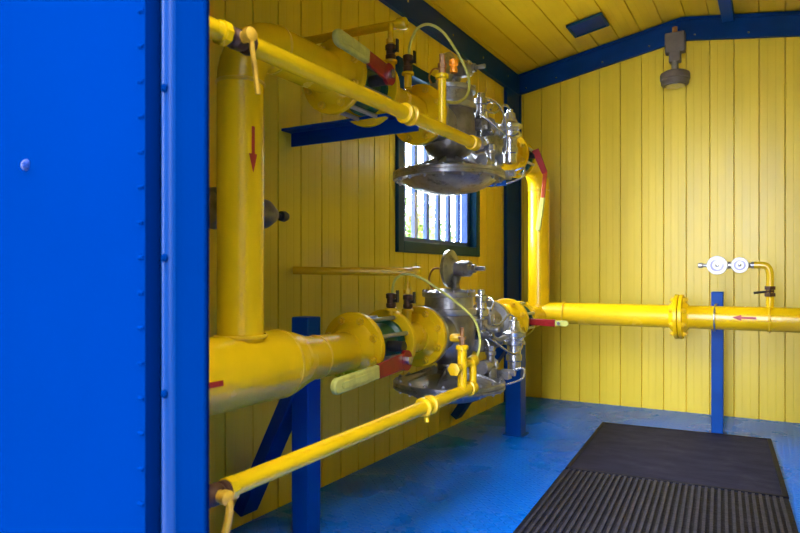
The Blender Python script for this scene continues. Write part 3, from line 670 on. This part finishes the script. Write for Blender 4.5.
# ================================================================== OTHER THINGS
# wall fitting behind the riser
t = thing('wall_fitting', 'dark bell-shaped fitting with black knob behind the vertical riser', 'fitting', (-1.72, 1.80, 1.23))
MB().lathe((-1.70, 1.62, 1.235), (0, 1, 0), [(.02, -.03), (.06, -.02), (.073, 0), (.075, .014), (.07, .03), (.05, .06), (.04, .12), (.04, .20), (.058, .24), (.056, .27), (.03, .32), (.012, .335)], 28).build('bell', M['steel_dark'], t)
MB().lathe((-1.70, 1.95, 1.235), (0, 1, 0), [(.010, 0), (.010, .03), (.020, .035), (.022, .055), (.016, .07)], 16).build('knob', M['black'], t)
MB().bb((XL+.005, 1.66, 1.20), (-1.72, 1.80, 1.27)).build('bracket', M['pipe'], t)
t = thing('wall_pipe', 'vertical yellow pipe with dark joints close to the left wall near the door', 'pipe', (-1.76, 1.58, 1.34))
MB().cyl((-1.76, 1.58, 1.34), (-1.76, 1.58, 2.52), .055, n=28).build('pipe_run', M['wall'], t)
for z in (1.352, 1.58, 1.665): MB().lathe((-1.76, 1.58, z-.006), (0, 0, 1), [(.056, 0), (.058, .002), (.058, .009), (.056, .012)], 28, cap=False).build('joint', M['brown'], t)
# hanging gas detector
t = thing('gas_detector', 'grey gas detector head hanging from the roof beam at the gable', 'detector', (-.615, 5.01, 2.36))
xg, yg = -.615, 5.03
MB().bb((xg-.068, yg-.035, 2.60), (xg+.068, yg+.03, 2.75)).build('housing', M['grey_box'], t, bevel=.01)
MB().bb((xg-.04, yg-.04, 2.53), (xg+.04, yg+.02, 2.61)).build('housing_foot', M['grey_box'], t, bevel=.008)
lf = MB().hexa((xg, yg-.02, 2.745), (xg, yg-.02, 2.785), .02); lf.build('cable_gland', M['brass'], t)
MB().cyl((xg, yg-.02, 2.46), (xg, yg-.02, 2.54), .024, n=20).build('stem', M['steel_dark'], t)
MB().lathe((xg, yg-.02, 0), (0, 0, 1), [(.06, 2.365), (.088, 2.368), (.094, 2.378), (.094, 2.405), (.101, 2.408), (.101, 2.44), (.096, 2.452), (.075, 2.465), (.028, 2.472)], 36).build('sensor_head', M['grey_box'], t, ang=30)
MB().lathe((xg, yg-.02, 2.355), (0, 0, 1), [(.055, 0), (.07, .004), (.07, .014)], 28).build('sensor_window', M['zinc'], t)
# ceiling plate
sl = math.atan((ZR-ZE)/(XRD-XL)); mr = Matrix.Rotation(-sl, 3, 'Y')
pc = Vector((-1.13, 4.58, zc(-1.13)-.018))
t = thing('ceiling_plate', 'small dark blue rectangular cover on the yellow ceiling', 'cover plate', tuple(pc))
MB().box(pc, (.24, .22, .014), mr).build('cover', M['navy'], t, bevel=.004)
rm = MB()
for sx_, sy_, dx, dy in ((0, .11, .25, .018), (0, -.11, .25, .018), (.116, 0, .018, .22), (-.116, 0, .018, .22)): rm.box(pc+mr @ Vector((sx_, sy_, -.004)), (dx, dy, .018), mr)
rm.build('rim', M['teal'], t, bevel=.003)
# floor mats
def floor_mat_(name, label, corner, wd, ln, th, m, ribs):
    t = thing(name, label, 'mat', (corner[0], corner[1], 0)); rot = Matrix.Rotation(R(th), 3, 'Z')
    o = Vector((corner[0], corner[1], 0)); q = lambda a, b, z: o+rot @ Vector((a, -b, z))
    n = 14; mb = MB()
    def bdr(a, b): return (random.uniform(-.003, .003))
    top = []
    mb.box(q(wd/2, ln/2, .006), (wd, ln, .010), rot); mb.build('base', m, t, smooth=False, bevel=.003)
    if not ribs:
        e = MB()
        e.box(q(wd/2, .01, .008), (wd, .02, .014), rot); e.box(q(wd/2, ln-.01, .008), (wd, .02, .014), rot)
        e.box(q(.01, ln/2, .008), (.02, ln, .014), rot); e.box(q(wd-.012, ln/2, .008), (.024, ln, .014), rot)
        e.build('edging', M['mat_rib'], t, bevel=.003)
    if ribs:
        rm_ = mesh_only(MB().box((0, 0, 0), (.012, ln-.03, .012)), 'mat_rib', M['mat_ribtop'])
        k = int((wd-.04)/.027)
        qz = Quaternion((0, 0, 1), R(th))
        for i in range(k): put(rm_, 'rib', t, q(.03+i*(wd-.06)/(k-1), ln/2, .014), qz)
    return t
floor_mat_('rubber_mat', 'smooth black rubber mat lying nearer the far wall', (-.995, 4.42), .985, 1.145, 3.6, M['mat_plain'], False)
floor_mat_('rubber_mat', 'ribbed black rubber mat lying nearest the doorway', (-.925, 3.265), .985, 1.2, 3.6, M['mat_rib'], True)

# ================================================================== OUTSIDE THE WINDOW
def tree(label, x, y, h, r):
    t = thing('tree', label, 'tree', (x, y, -.12), 'trees outside the window')
    mb = MB().tube([(x, y, -.12), (x+.1, y, h*.3), (x-.1, y+.1, h*.6), (x, y, h*.85)], .09, 8)
    for k in range(6):
        a = k*1.1; mb.tube([(x, y, h*.35+k*.15), (x+math.cos(a)*r*.5, y+math.sin(a)*r*.5, h*.55+k*.15)], .03, 6)
    mb.build('trunk', M['bark'], t)
    f = MB()
    cl = [(Vector((random.gauss(0, .45), random.gauss(0, .45), random.gauss(0, .45)))*r+Vector((x, y, h*.62)), random.uniform(.25, .5)*r) for _ in range(26)]
    for c, cr_ in cl:
        for _ in range(70):
            d = Vector((random.gauss(0, 1), random.gauss(0, 1), random.gauss(0, 1))).normalized()*cr_*random.uniform(.5, 1)
            p = c+d; _, u, v = basis((random.gauss(0, 1), random.gauss(0, 1), random.gauss(0, 1)+.5)); s_ = random.uniform(.05, .1); i = len(f.v)
            f.v += [p-u*s_, p+v*s_*.5, p+u*s_, p-v*s_*.5]; f.f.append((i, i+1, i+2, i+3))
    o = f.build('foliage', M['leaf'], t, smooth=False); o['kind'] = 'stuff'
tree('small leafy tree standing left outside the barred window', -7.5, 8.0, 3.2, 1.2)
tree('small leafy tree standing at middle outside the barred window', -9.5, 12.5, 3.0, 1.1)
tree('small leafy tree standing right outside the barred window', -6.2, 11.2, 2.6, .9)
